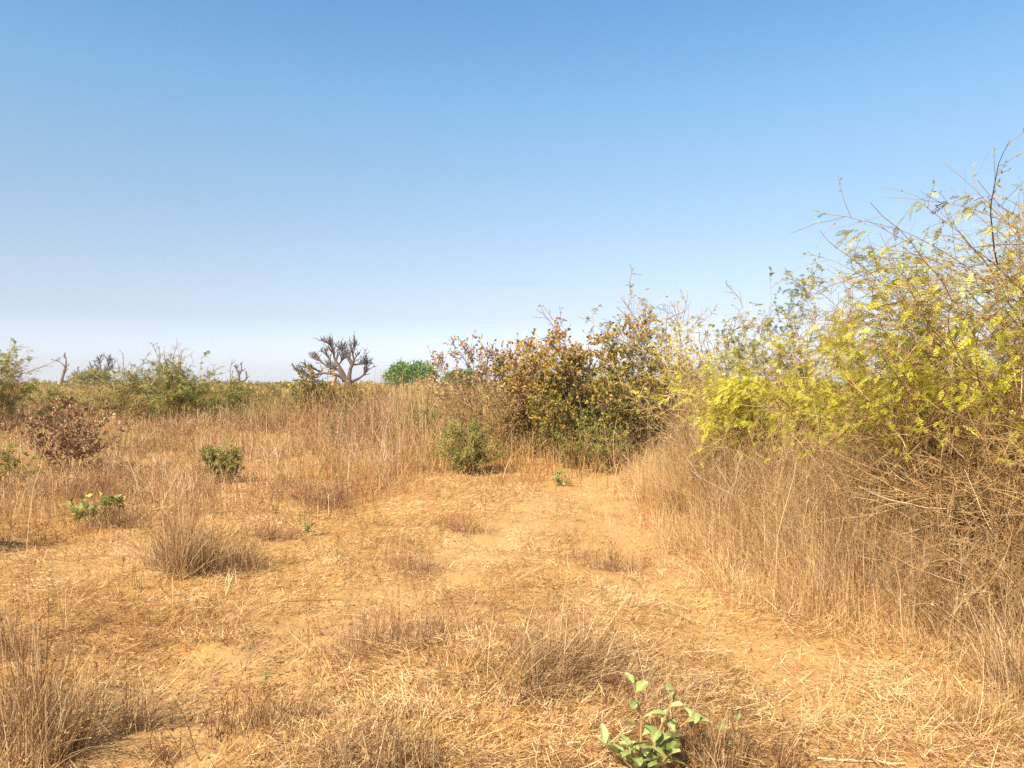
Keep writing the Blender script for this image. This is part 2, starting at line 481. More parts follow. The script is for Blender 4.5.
def hgt(u, d):
    f = mid_front(u)
    e = d - f
    low = np.interp(u, [-400, 0, 100, 240, 330, 440, 500, 640], [.5, .44, .40, .42, .6, .85, 1.0, 1.1])
    far = np.interp(u, [-400, 0, 150, 240, 330, 440, 640], [13, 13, 15, 14, 5, 2, 1.5])     # where the tall grass starts behind the low
    t = np.clip((e - far) / np.interp(u, [0, 240, 440], [7, 7, 3]), 0, 1)
    hi = np.interp(u, [-400, 0, 240, 440, 640], [1.2, 1.15, 1.1, 1.3, 1.4])
    return low * .45 * (1 - np.clip(e / 2, 0, 1)) + np.clip(e / 2, 0, 1) * (low * (1 - t) + hi * t)


mb = MB(); mg = MB(); mo = MB()
x, y = scatter(200000, 6.8, 46, -200, 760)
u = ucol(x, y)
e = y - mid_front(u)
pn = fbm(x * .35, y * .35, 51)
pf = fbm(x * 1.4, y * 1.4, 53)
dens = np.clip(e / 3.0 + .45, 0, 1) * np.clip(.3 + (pn - .38) * 3.4, .08, 1) * np.clip(.2 + (pf - .36) * 4, .1, 1)
keep = (e > -1.5) & (rng.uniform(size=len(x)) < dens) & (x < bank_edge(y) + .6 + np.clip(y - 14, 0, 99) * .6)
x, y, u, e, pn = x[keep], y[keep], u[keep], e[keep], pn[keep]; n = len(x)
h = hgt(u, y) * rng.uniform(.4, 1.15, n) * (.55 + .5 * pn + .5 * pf[keep]) * (.5 + 1.0 * fbm(x * .55 + 1, y * .4, 57))
tone = np.clip(rng.normal(.48, .28, n) + (fbm(x * .25, y * .25, 61) - .5) * .7 + (fbm(x * 1.2, y * .9, 63) - .5) * .8, 0, 1)
base = np.stack([x, y, gz(x, y) - .02], 1)
green = (fbm(x * .16 + 2, y * .16, 71) + .3 * np.clip((y - 24) / 14, 0, 1) - .2 * (y < 26) + rng.normal(0, .06, n)) > .66
green |= (u > 215) & (u < 300) & (y > 26) & (rng.uniform(size=n) < .45)
green |= (y > 30) & (rng.uniform(size=n) < .25)
gold = (~green) & (fbm(x * .3, y * .3, 81) + np.where(u > 440, .16, -.04) + rng.normal(0, .07, n) > .56)
for sel, B in ((green, mo), (gold, mg), (~green & ~gold, mb)):
    s = np.where(sel)[0]; ns_ = len(s)
    lean = np.abs(rng.normal(0, .3, ns_)) + (rng.uniform(size=ns_) < .2) * rng.uniform(.2, 1.0, ns_)
    tp, td = blades(B, base[s], rng.uniform(0, 6.283, ns_), h[s], lean, rng.normal(.12, .24, ns_), np.maximum(rng.uniform(.0025, .008, ns_), rng.uniform(.0004, .0008, ns_) * y[s]), 3, tone[s], .3)
    k = rng.uniform(size=ns_) < .4
    heads(B, tp[k], td[k], np.maximum(.05, .0035 * y[s][k]), 3, .2, np.clip(tone[s][k] - .1, 0, 1))
tag(mb.build('dry_grass', M['grass']), kind='stuff')
tag(mg.build('golden_grass', M['gold']), kind='stuff')
tag(mo.build('olive_grass', M['greengrass']), kind='stuff')

# ------------------------------------------------------------------ tall grass bank at the right
reseed(14)
mb = MB(); mg = MB()
n = 105000
y = 2.6 * (17 / 2.6) ** rng.uniform(0, 1, n)
x = bank_edge(y) + (fbm(y * 1.1, y * 0 + 3, 91) - .5) * 1.6 - .4 - .9 * (rng.uniform(size=n) < .08) + np.abs(rng.normal(0, 1, n)) * (.85 + .05 * y)
dens = np.clip((x - bank_edge(y) + .5) / .6, .1, 1) * np.clip(.4 + 2.2 * (fbm(x * 1.2, y * 1.2, 95) - .3), .2, 1)
dens *= np.clip((fbm(x * 2.6, y * 2.6, 96) - .34) * 4.5, .06, 1)
dens *= np.clip(1.25 - np.clip(x - bank_edge(y) - 1.3, 0, 9) * np.clip((8.5 - y) / 3, 0, 1) * 1.3, .12, 1)
dens *= np.where(y < 4.6, np.clip((y - 2.6) / 2.0, .12, 1), 1)
keep = rng.uniform(size=n) < dens
x, y = x[keep], y[keep]; n = len(x)
ins = np.clip((x - bank_edge(y) + .45) / 1.5, 0, 1) * (.7 + .6 * (fbm(x * 1.6, y * 1.6, 99) - .2))
hmax = np.interp(y, [2.6, 4, 4.8, 6, 9, 14, 17], [.25, .35, .65, 1.1, 1.3, 1.35, 1.5])
h = (.16 + .84 * ins) * hmax * rng.uniform(.4, 1.12, n)
base = np.stack([x, y, gz(x, y) - .02], 1)
tone = np.clip(rng.normal(.5, .27, n) + (fbm(x * .9, y * .9, 97) - .5) * .6 + .16 * np.clip(1 - (x - bank_edge(y)) / .9, 0, 1) - .04, 0, 1)
gold = rng.uniform(size=n) < np.clip(.8 - (x - bank_edge(y)) * .5, .15, .8)
for sel, B in ((gold, mg), (~gold, mb)):
    s = np.where(sel)[0]; m_ = len(s)
    lean = np.abs(rng.normal(0, .4, m_)) + (rng.uniform(size=m_) < .38) * rng.uniform(.2, 1.1, m_)
    tp, td = blades(B, base[s], rng.normal(3.5, 1.5, m_), h[s], lean, rng.normal(.1, .25, m_), np.maximum(rng.uniform(.0018, .006, m_), rng.uniform(.0004, .0007, m_) * y[s]), 4, tone[s], .25)
    k = rng.uniform(size=m_) < .3
    heads(B, tp[k], td[k], np.maximum(.03, .003 * y[s][k]), 4, .13, np.clip(tone[s][k] - .05, 0, 1))
tag(mb.build('tall_dry_grass', M['grass']), kind='stuff')
tag(mg.build('tall_golden_grass', M['gold']), kind='stuff')


# ------------------------------------------------------------------ tussocks
def tussock(name, label, u, v, width, h, n, mat='tuft', lean=(0, 0), leanamt=0.0, spread=.45, tone=.45, group='dry grass tussocks', cat='grass tussock', hd=.5, w=.0038, curve=.15):
    d = gd(v); x0 = px(u, d); z0 = float(gz(x0, d))
    nc = max(8, int(26 * width)); n = int(n * .62)
    cx = rng.normal(0, .27, nc) * width; cy = rng.normal(0, .22, nc) * width; ch = rng.uniform(.45, 1.1, nc); cl = rng.uniform(0, 6.283, nc); ct = rng.normal(0, .12, nc)
    c = rng.integers(0, nc, n)
    lx = cx[c] + rng.normal(0, .06, n) * width * 1.3; ly = cy[c] + rng.normal(0, .06, n) * width * 1.3
    r = np.minimum(np.hypot(lx, ly), width * .6); a = np.arctan2(ly, lx)
    az = np.where(rng.uniform(size=n) < .45, a + rng.normal(0, .6, n), np.where(rng.uniform(size=n) < .5, cl[c], rng.uniform(0, 6.283, n)))
    le = np.abs(rng.normal(0, spread, n)) * (.5 + .7 * r / (width * .5)) + (rng.uniform(size=n) < .18) * rng.uniform(.2, 1.2, n)
    if leanamt:
        A = math.atan2(lean[1], lean[0]); k = rng.uniform(size=n) < .75
        az = np.where(k, A + rng.normal(0, .6, n), az); le = np.where(k, np.abs(rng.normal(leanamt, .3, n)), le)
    hh = h * ch[c] * rng.uniform(.4, 1.2, n)
    mbt = MB()
    t = np.clip(rng.normal(tone - .01, .27, n) + ct[c], 0, 1)
    base = np.stack([lx, ly, gz(lx + x0, ly + d) - z0 - .012], 1)
    tp, td = blades(mbt, base, az, hh, le, rng.normal(curve, .28, n), np.maximum(rng.uniform(.6, 1.3, n) * w, .0004 * d), 4, t, .3)
    k = rng.uniform(size=n) < hd
    heads(mbt, tp[k], td[k], max(.022, .0035 * d), 3, .22, np.clip(t[k] - .08, 0, 1), .6)
    o = mbt.build(name, M[mat], loc=(x0, d, z0))
    return tag(o, label, cat, group)


reseed(15)
TT = 'grass_tussock'
tussock(TT, 'dense knee-high grey brown tussock at the bottom left corner of the clearing', 36, 748, .58, .56, 2800, spread=.4, tone=.5)
tussock(TT, 'grey brown tussock beside the small shadow, before the bare white twigs', 180, 574, .56, .62, 2600, spread=.36, tone=.42)
tussock(TT, 'low tussock spilling to the right from the taller grey tussock below the white twigs', 222, 572, .6, .36, 1500, spread=.6, tone=.36)
tussock(TT, 'big flattened tussock combed to the right on the middle strip of the track', 555, 690, .78, .42, 4200, lean=(1, -.35), leanamt=.85, tone=.5, curve=.25)
tussock(TT, 'small brown tussock cut by the bottom edge left of the big flattened one', 385, 772, .44, .26, 1200, spread=.55, tone=.42)
tussock(TT, 'thin see-through brown tuft between the ruts behind the bottom tussock', 392, 655, .62, .33, 800, 'grass', spread=.4, tone=.4)
tussock(TT, 'wispy brown tuft right beside the left rut, at its bare sandy bend', 415, 565, .8, .3, 700, 'grass', spread=.4, tone=.42)
tussock(TT, 'low reddish tuft at the foot of the tall grass bank by the right rut', 610, 560, .55, .34, 700, 'grass', spread=.5, tone=.3)
tussock(TT, 'round pale tuft standing alone on the sandy flat before the round green bush', 470, 527, .55, .3, 600, 'grass', spread=.5, tone=.42)
tussock(TT, 'grey mound of dry grass just right of the broad-leaved ground plant', 118, 527, .62, .4, 1100, spread=.5, tone=.35)
tussock(TT, 'dark brown mound of grass in front of the tall grass belt, left of the track', 335, 502, 1.0, .38, 1600, 'grass', spread=.5, tone=.24)
tussock(TT, 'sparse brown tuft of fine stems around the single pale seedling', 255, 728, .5, .26, 700, 'tuft', spread=.5, tone=.3)
tussock(TT, 'brown brittle tuft growing around the broad-leaved sapling', 715, 772, .36, .26, 1300, 'tuft', spread=.35, tone=.33)
tussock(TT, 'flattened pale straw tussock on the right edge of the right rut', 850, 690, .8, .24, 1500, 'gold', lean=(1, -.6), leanamt=1.1, tone=.75)
tussock(TT, 'pale tussock at the lower right, before the bare brown thicket', 965, 722, .6, .34, 1500, 'gold', lean=(.7, -.5), leanamt=.7, tone=.6)
tussock(TT, 'grey brown tussock hugging the right border, before the bare brown thicket', 1035, 690, .6, .5, 1500, spread=.4, tone=.5)
tussock(TT, 'thin tall tuft at the left border behind the bottom left tussock', 8, 655, .5, .45, 600, 'tuft', spread=.25, tone=.45)
tussock(TT, 'small faded tuft in front of the red-leaved dead shrub', 60, 497, .8, .42, 800, 'grass', spread=.4, tone=.5)
tussock(TT, 'reddish brown tuft left of the little seedling with a dry stalk', 270, 538, .7, .3, 800, 'grass', spread=.45, tone=.25)


# ------------------------------------------------------------------ shrubs
def wood(mbw, mbl, stems, levels, tint=.5):
    """levels: (count, t0, t1, spread, length range, segs, wobble, up, r0, r1, bias)"""
    paths = stems; out = [stems]
    for (cnt, t0, t1, sp, l0, l1, sg, wb, up, r0, r1, bias) in levels:
        p, d, i = spawn(paths, cnt, t0, t1, sp, bias)
        q = grow(p, d, rng.uniform(l0, l1, cnt), sg, wb, up)
        tubes(mbw, q, r0, r1, 3, np.clip(rng.normal(tint, .2, cnt), 0, 1))
        out.append(q); paths = q
    return out


def stems_for(n, h, w, lean=(0, 0), nseg=6, wob=.12, up=-.02, basew=.15, sq=1.0, fall=.35):
    """n stems from a common foot; the crown reaches about w/2 sideways and h up"""
    a = rng.uniform(0, 6.283, n); r = np.sqrt(rng.uniform(0, 1, n))
    st = np.stack([np.cos(a) * r * basew * w, np.sin(a) * r * basew * w * sq, np.full(n, -.05)], 1)
    tgt = np.stack([np.cos(a) * r * w * .5 + lean[0], np.sin(a) * r * w * .5 * sq + lean[1], h * (1.0 - fall * r * r) * rng.uniform(.72, 1.02, n)], 1)
    dv = tgt - st; L = np.linalg.norm(dv, axis=1) * 1.04
    return grow(st, nrm(dv) + np.array([0, 0, .12]), L, nseg, wob, up)


def leafy_shrub(name, label, cat, u, d, h, w, group=None, stems=14, br=90, tw=500, nleaf=6000, leaf=(.03, .05), wr=.55, mat='green', wmat='twig', tone=.5, tsd=.2,
                lean=(0, 0), r0=.012, topred=0.0, lo=.3, blen=.35, tlen=.2, flat=0.3, ttint=.45, sq=1.0, dz=0.0, x=None, up=-.02):
    if x is None: x = px(u, d)
    root = empty(name, x, d, label, cat, group, dz)
    mw, ml = MB(), MB()
    S = stems_for(stems, h * .95, w, lean, sq=sq, up=up)
    tubes(mw, S, r0 * rng.uniform(.7, 1.2, stems), r0 * .25, 4, np.clip(rng.normal(ttint, .15, stems), 0, 1))
    s = (h + w) / 3
    lv = wood(mw, ml, S, [(br, lo, 1, .9, blen * .5 * s, blen * s, 4, .18, .04, r0 * .4, r0 * .15, (0, 0, .15)),
                          (tw, .2, 1, 1.0, tlen * .5 * s, tlen * s, 3, .2, .02, max(r0 * .2, .0003 * d), max(r0 * .1, .0002 * d), None)], ttint)
    p, q, i = spawn(lv[2], nleaf, .15, 1.0, 1.2)
    t = tone + topred * (p[:, 2] / h - .55) + (fbm(p[:, 0] * 3 / s + 5, p[:, 2] * 3 / s, int(u) + 3) - .5) * .7 + rng.normal(0, tsd, nleaf)
    leaves(ml, p, q, rng.uniform(leaf[0], leaf[1], nleaf), wr, np.clip(t, 0, 1), flat)
    mw.build('branches', M[wmat], root); ml.build('foliage', M[mat], root)
    return root, S, lv


def feathery_shrub(name, label, cat, u, d, h, w, group=None, stems=16, br=140, tw=700, nfr=4000, fl=(.06, .12), mat='acacia', wmat='twig', tone=.55, lean=(0, 0), r0=.014,
                   blen=.4, tlen=.22, npair=6, lo=.3, tlo=.2, sq=1.0, pin=.38, pw=.16, whips=0, whipl=(.5, 1.2), whipdir=None, x=None, ttint=.45, zmin=0.0, up=-.02, fbias=(0, 0, 0), basew=.15, fall=.35, shoots=None):
    if x is None: x = px(u, d)
    root = empty(name, x, d, label, cat, group)
    mw, ml = MB(), MB()
    S = stems_for(stems, h * .95, w, lean, sq=sq, up=up, basew=basew, fall=fall)
    tubes(mw, S, r0 * rng.uniform(.6, 1.2, stems), r0 * .25, 5, np.clip(rng.normal(ttint, .2, stems), 0, 1))
    s = (h + w) / 3
    lv = wood(mw, ml, S, [(br, lo, 1, .9, blen * .5 * s, blen * s, 5, .16, .0, r0 * .4, r0 * .14, (0, 0, .1)),
                          (tw, .2, 1, 1.0, tlen * .5 * s, tlen * s, 3, .2, .0, max(r0 * .18, .0003 * d), max(r0 * .08, .0002 * d), None)], ttint)
    p, q, i = spawn(lv[2], int(nfr * 1.6), tlo, 1.0, 1.0, fbias)
    den = fbm(p[:, 0] * 2.6 / s + 9, p[:, 2] * 2.6 / s + p[:, 1], int(u) + 1)
    k = np.where((p[:, 2] > zmin * (1 + .5 * rng.normal(size=len(p)) * .4)) & (den + rng.normal(0, .1, len(p)) > .40))[0][:nfr]
    p, q, den = p[k], q[k], den[k]; m_ = len(k)
    t = tone + (fbm(p[:, 0] * 2 + 3, p[:, 2] * 2, int(u) + 5) - .5) * .6 + rng.normal(0, .22, m_)
    if npair > 1:
        fronds(ml, p, nrm(q * np.array([1, 1, .7])), rng.uniform(fl[0], fl[1], m_), npair, pin, pw, .3, np.clip(t, 0, 1))
    else:
        leaves(ml, p, q, rng.uniform(fl[0], fl[1], m_), pw, np.clip(t, 0, 1), .5)
    if whips:
        p, q, i = spawn(lv[1], whips, .5, 1, .35, whipdir)
        W = grow(p, q, rng.uniform(*whipl, whips), 7, .09, .0)
        tubes(mw, W, max(.004, .0005 * d), max(.0018, .0003 * d), 3, np.clip(rng.normal(.3, .15, whips), 0, 1))
        p, q, i = spawn(W, whips * 7, .15, 1, .9)
        W2 = grow(p, q, rng.uniform(.08, .35, len(p)), 3, .18, .0)
        tubes(mw, W2, max(.0022, .00032 * d), max(.0012, .0002 * d), 3, np.clip(rng.normal(.3, .15, len(p)), 0, 1))
        p, q, i = spawn(W2, whips * 9, .3, 1, 1)
        leaves(ml, p, q, rng.uniform(.02, .05, len(p)), .35, np.clip(rng.normal(.2, .25, len(p)), 0, 1))
    if shoots:
        ns_, (x0, x1, y0, y1, z0, z1), dv, (l0, l1) = shoots
        p = np.stack([rng.uniform(x0, x1, ns_) - x, rng.uniform(y0, y1, ns_) - d, rng.uniform(z0, z1, ns_)], 1)
        q = nrm(np.array(dv) + rng.normal(0, .38, (ns_, 3)))
        W = grow(p, q, rng.uniform(l0, l1, ns_), 10, .05, -.05)
        W[:, :, 2] -= .25 * rng.uniform(0, 1, (ns_, 1)) * np.linspace(0, 1, 11)[None] ** 2
        tubes(mw, W, rng.uniform(.0035, .0075, ns_), .0015, 4, np.clip(rng.normal(.3, .2, ns_), 0, 1))
        p, q, i = spawn(W, ns_ * 9, .12, 1, .8, (0, 0, .1))
        W2 = grow(p, q, rng.uniform(.08, .45, len(p)), 4, .12, -.03)
        tubes(mw, W2, .0024, .0011, 3, np.clip(rng.normal(.35, .2, len(p)), 0, 1))
        p, q, i = spawn(W2, ns_ * 42, .2, 1, 1)
        leaves(ml, p, q, rng.uniform(.012, .045, len(p)), .32, np.clip(rng.normal(.45, .25, len(p)), 0, 1))
        p, q, i = spawn(W2, ns_ * 8, .3, 1, .8)
        fronds(ml, p, q, rng.uniform(.03, .075, len(p)), 5, .3, .16, .3, np.clip(rng.normal(.6, .2, len(p)), 0, 1))
    mw.build('branches', M[wmat], root); ml.build('foliage', M[mat], root)
    return root


AC = 'shrubs of the right hand bank'
# --- right: the big near acacia, its bright yellow neighbour, the greener one behind, the bare thicket under them
FB = (-.6, -.1, -.65)
reseed(21)
feathery_shrub('acacia_shrub', 'tallest yellow-green thorn shrub with long bare arching shoots at the right border', 'shrub', 1010, 6.6, 3.25, 4.2, AC, stems=40, br=380, tw=2400, nfr=13500,
               fl=(.04, .125), x=5.15, lean=(-.15, -.1), fall=.45, whips=60, whipl=(.5, 1.1), whipdir=(-1.0, -.1, .2), r0=.013, zmin=1.3, tone=.5, npair=9, pw=.10, sq=.75, ttint=.5, tlen=.24, fbias=FB, pin=.34,
               shoots=(80, (3.8, 5.9, 5.9, 7.2, 1.6, 2.68), (-1.05, -.05, .7), (.8, 1.75)))
reseed(22)
feathery_shrub('acacia_shrub', 'bright yellow feathery shrub behind the tall dry grass, right of the brown-leaved bush', 'shrub', 792, 9.6, 2.12, 2.5, AC, stems=34, br=300, tw=1500, nfr=14500,
               fl=(.04, .11), zmin=.85, tone=.66, whips=22, whipl=(.3, .7), whipdir=(-.3, 0, .3), npair=8, pw=.10, sq=.7, fbias=FB, r0=.011, pin=.34)
reseed(23)
feathery_shrub('acacia_shrub', 'grey-green feathery shrub peeping up behind the bright yellow one', 'shrub', 797, 12.2, 3.4, 2.1, AC, stems=20, br=200, tw=1000, nfr=9500, fl=(.04, .085), mat='acaciagreen', tone=.7, zmin=1.5, npair=5, r0=.011,
               whips=14, whipl=(.3, .6), whipdir=(-.2, 0, .3))
reseed(24)
feathery_shrub('acacia_shrub', 'thin pale shrub with nearly leafless sprays in the gap left of the yellow shrub', 'shrub', 718, 12.8, 3.1, 2.2, AC, stems=18, br=180, tw=800, nfr=1300, fl=(.06, .11), mat='acacia', tone=.6, zmin=1.2, npair=5, ttint=.75, whips=34, whipl=(.3, .7), whipdir=(-.1, 0, .4), r0=.009)
reseed(25)
feathery_shrub('acacia_shrub', 'yellow-green shrub joining the bright yellow one to the tallest at the right', 'shrub', 900, 8.2, 2.45, 2.2, AC, stems=26, br=240, tw=1400, nfr=6500, fl=(.04, .10), zmin=.9, tone=.56, whips=24, whipl=(.3, .6), whipdir=(-.6, 0, .1), npair=8, pw=.10, fbias=FB, r0=.011, pin=.34)


reseed(26)
feathery_shrub('acacia_shrub', 'thin straggly yellowish shrub mixed into the front of the thicket at the right border', 'shrub', 985, 6.0, 2.5, 3.0, AC, stems=26, br=260, tw=1500, nfr=4200, x=3.95,
               fl=(.03, .09), zmin=1.0, tone=.48, whips=30, whipl=(.3, .8), whipdir=(-1.0, 0, 0), npair=6, fbias=FB, r0=.009, pin=.34, fall=.3)


def thicket(label, x, y, h, w, n1, n2, n3, seed, group='bare brown thicket', tint=.42, pale=10):
    reseed(seed)
    root = empty('bare_shrub', x, y, label, 'bare shrub', group)
    mw = MB(); mt = MB()
    S = stems_for(n1, h, w, basew=.32, wob=.2, sq=.7)
    tubes(mw, S, .009 * rng.uniform(.5, 1.2, n1), .002, 4, np.clip(rng.normal(tint, .2, n1), 0, 1))
    p, d, i = spawn(S, n2, .1, 1, 1.1)
    q = grow(p, d, rng.uniform(.25, .8, n2), 5, .13, -.02)
    tubes(mw, q, rng.uniform(.0028, .006, n2), .0013, 3, np.clip(rng.normal(tint, .2, n2), 0, 1))
    p, d, i = spawn(q, n3, .1, 1, 1.2)
    q2 = grow(p, d, rng.uniform(.06, .34, n3), 3, .15, 0)
    tubes(mt, q2, rng.uniform(.0014, .003, n3), .0008, 3, np.clip(rng.normal(tint, .22, n3), 0, 1))
    if pale:
        p, d, i = spawn(S, pale, .1, .8, .9, (-.5, -.3, .1))
        q = grow(p, d, rng.uniform(.5, 1.2, pale), 7, .1, 0)
        tubes(mw, q, .005, .0018, 4, np.clip(rng.normal(.85, .1, pale), 0, 1))
    mw.build('branches', M['twig'], root); mt.build('twigs', M['twig'], root)


thicket('knotted leafless thicket with pale crossing branches under the tallest thorn shrub', 4.0, 5.9, 1.65, 2.4, 70, 900, 7000, 31, pale=34)
thicket('brown leafless shrub in the tall grass below the yellow-green joining shrub', 3.6, 6.5, 1.4, 1.9, 50, 600, 5000, 32, pale=14)
thicket('low brittle leafless shrub at the right border, nearest of the thicket', 4.0, 5.0, 1.2, 1.9, 60, 600, 5000, 33, pale=20)
thicket('thin leafless shrub fading into the tall grass below the bright yellow shrub', 3.0, 8.9, 1.25, 1.6, 34, 300, 1600, 34, pale=6)

# --- the bush in the middle of the picture and its companions
MG = 'bushes of the middle thicket'
reseed(41)
leafy_shrub('brown_leaved_bush', 'largest bush in the middle with rust-brown and dark green leaves', 'bush', 612, 15.6, 2.85, 3.7, MG, stems=36, br=280, tw=1500, nleaf=19000, leaf=(.045, .09), wr=.6, mat='mixleaf', wmat='darktwig', tone=.44, topred=.55, r0=.015, lo=.2)
reseed(42)
leafy_shrub('brown_leaved_bush', 'tall twiggy bush with sparse reddish leaf tufts at the left end of the middle thicket', 'bush', 498, 16.6, 2.95, 2.7, MG, stems=22, br=120, tw=480, nleaf=4200, leaf=(.05, .09), mat='deadleaf', wmat='darktwig', tone=.72, r0=.015, lo=.45)
reseed(43)
leafy_shrub('olive_bush', 'yellowish olive bush between the reddish twigs and the largest middle bush', 'bush', 540, 15.9, 2.45, 2.6, MG, stems=30, br=260, tw=1000, nleaf=12000, leaf=(.045, .085), mat='mixleaf', wmat='twig', tone=.42, topred=.1, tsd=.12, r0=.014, lo=.15)
reseed(44)
leafy_shrub('green_bush', 'low fresh green shrub at the foot of the largest middle bush', 'bush', 585, 14.6, .95, 1.9, MG, stems=24, br=160, tw=800, nleaf=5200, leaf=(.035, .06), mat='green', tone=.5, r0=.008, lo=.1)
reseed(45)
feathery_shrub('acacia_shrub', 'feathery thin shoots rising highest above the largest middle bush', 'shrub', 640, 17.2, 3.6, 4.2, MG, stems=18, br=110, tw=380, nfr=1100, fl=(.08, .15), mat='olive', wmat='twig', tone=.5, zmin=1.8, npair=4, r0=.007, whips=34, whipl=(.4, .9), whipdir=(-.25, 0, .45))
reseed(46)
leafy_shrub('dry_bush', 'grey twiggy nearly leafless bush under the reddish leaf tufts', 'bush', 480, 15.6, 1.6, 2.4, MG, stems=34, br=320, tw=1800, nleaf=2200, leaf=(.03, .05), mat='olive', wmat='twig', tone=.5, r0=.009, lo=.1, ttint=.4)

# leaning bare pale branches in front of the middle bush
reseed(47)
root = empty('fallen_branch', px(655, 13.9), 13.9, 'pale bare forked branch leaning across the front of the largest middle bush', 'branch')
mw = MB()
L = [np.array([[.55, .2, .0], [.35, .2, .55], [-.05, .22, .95], [-.45, .25, 1.45], [-.75, .3, 2.05]]),
     np.array([[.35, .2, .55], [.5, .1, .9], [.45, .1, 1.3], [.75, .1, 1.6], [.9, .1, 1.8]]), np.array([[-.05, .22, .95], [.3, .05, 1.1], [.75, .05, 1.05], [1.1, .05, 1.25], [1.3, .05, 1.2]])]
P = np.stack(L)
P[:, 1:-1] += rng.normal(0, .05, P[:, 1:-1].shape)
tubes(mw, P, .015, .006, 5, .62)
p, d, i = spawn(P, 60, .2, 1, .9); q = grow(p, d, rng.uniform(.2, .7, 60), 4, .2, 0); tubes(mw, q, .006, .003, 3, .6)
mw.build('limb', M['twig'], root)

# --- single small plants of the clearing
reseed(51)
leafy_shrub('green_bush', 'small round dark green bush at the head of the clearing', 'bush', 467, 13.6, 1.0, 1.08, stems=34, br=240, tw=1200, nleaf=9500, leaf=(.028, .05), wr=.4, mat='green', tone=.5, r0=.007, lo=.1)
reseed(52)
leafy_shrub('green_bush', 'small dark green bush standing in short grass left of the centre', 'bush', 221, 12.4, .72, .62, stems=22, br=130, tw=620, nleaf=3600, leaf=(.028, .05), wr=.42, mat='green', tone=.38, r0=.006, lo=.15, topred=.3)
reseed(53)
leafy_shrub('green_sprout', 'tiny bright green sprout at the head of the sandy track', 'seedling', 557, 12.6, .24, .34, stems=12, br=30, tw=60, nleaf=260, leaf=(.03, .06), wr=.5, mat='sapling', tone=.55, r0=.004, lo=.2)
reseed(54)
leafy_shrub('green_bush', 'blurred grey-green bush half hidden in the tall grass behind the round bush', 'bush', 425, 17.0, 1.25, 1.4, stems=26, br=180, tw=900, nleaf=6500, leaf=(.035, .065), wr=.35, mat='green', tone=.6, r0=.008, lo=.1)
reseed(60)
leafy_shrub('olive_bush', 'faint olive bush in the tall grass below the largest baobab', 'bush', 342, 19.0, .95, 1.3, stems=22, br=140, tw=700, nleaf=3600, leaf=(.035, .065), wr=.3, mat='acaciagreen', tone=.5, r0=.007, lo=.1)
reseed(55)
leafy_shrub('withered_shrub', 'withered shrub with curled red-brown leaves at the left', 'shrub', 68, 13.6, 1.42, 1.4, stems=24, br=170, tw=600, nleaf=1900, leaf=(.05, .10), wr=.55, mat='deadleaf', wmat='darktwig', tone=.5, r0=.008, lo=.2, tsd=.28)
reseed(56)
leafy_shrub('broadleaf_plant', 'low spreading plant with thick green leaves on the sand at the left', 'plant', 97, 8.75, .3, .55, stems=14, br=26, tw=50, nleaf=210, leaf=(.06, .10), wr=.55, mat='green', tone=.62, r0=.005, lo=.3, lean=(-.05, 0))
reseed(57)
leafy_shrub('green_bush', 'low yellowish green bush cut by the left border', 'bush', 4, 11.4, .75, .9, stems=20, br=120, tw=520, nleaf=2600, leaf=(.03, .055), wr=.35, mat='acaciagreen', tone=.75, r0=.006, lo=.2)
reseed(58)
leafy_shrub('green_bush', 'scrubby bush just outside the left border whose shadow falls on the sand', 'bush', -84, 6.75, .74, .9, stems=20, br=120, tw=520, nleaf=4200, leaf=(.03, .055), wr=.5, mat='green', tone=.5, r0=.007, lo=.1)

reseed(59)
# bare white twigs behind the grey tussock
root = empty('bare_shrub', px(150, 8.9), 8.9, 'leafless shrub of bleached whitish twigs behind the grey tussock', 'bare shrub')
mw = MB(); S = stems_for(7, .95, .75, (.0, 0), wob=.12); tubes(mw, S, .0035, .002, 4, .85)
p, d, i = spawn(S, 34, .25, 1, .8); q = grow(p, d, rng.uniform(.15, .4, 34), 4, .15, .03); tubes(mw, q, .0024, .0015, 3, .85)
p, d, i = spawn(q, 70, .2, 1, .8); q = grow(p, d, rng.uniform(.08, .2, 70), 3, .15, .03); tubes(mw, q, .0018, .0012, 3, .8)
mw.build('branches', M['twig'], root)


# --- broad-leaved sapling in the foreground, leaves modelled one by one
def big_leaf(ml, base, dirn, up, L, W, bend, tone, seg=7):
    dirn = nrm(np.array(dirn, float)); s = nrm(np.cross(dirn, np.array(up, float))); n = np.cross(s, dirn)
    rows = []
    t = np.linspace(0, 1, seg + 1)
    prof = np.sin(np.pi * np.clip(t * .93 + .035, 0, 1)) ** .75 * W * .5
    prof[0] = .006; prof[-1] = .002
    wave = rng.normal(0, .05, seg + 1)
    for k in range(seg + 1):
        c = np.array(base) + dirn * L * t[k] - np.array([0, 0, 1]) * bend * L * t[k] ** 2
        row = []
        for j in (-1, -.55, 0, .55, 1):
            row.append(c + s * prof[k] * j * (1 + rng.normal(0, .07)) + n * (abs(j) ** 1.3) * prof[k] * (.35 + 2.2 * wave[k] * np.sign(j)))
        rows.append(row)
    V = np.array(rows); idx = np.arange(V.shape[0] * 5).reshape(-1, 5)
    f = np.stack([idx[:-1, :-1], idx[:-1, 1:], idx[1:, 1:], idx[1:, :-1]], -1)
    at_ = np.broadcast_to(np.array([.0, -.06, .28, -.06, .0]), (V.shape[0], 5)) + rng.normal(0, .06, (V.shape[0], 5)) + (t[:, None] > .8) * rng.uniform(-.05, .25)
    ml.add(V, f, np.clip(tone + at_.ravel(), 0, 1))


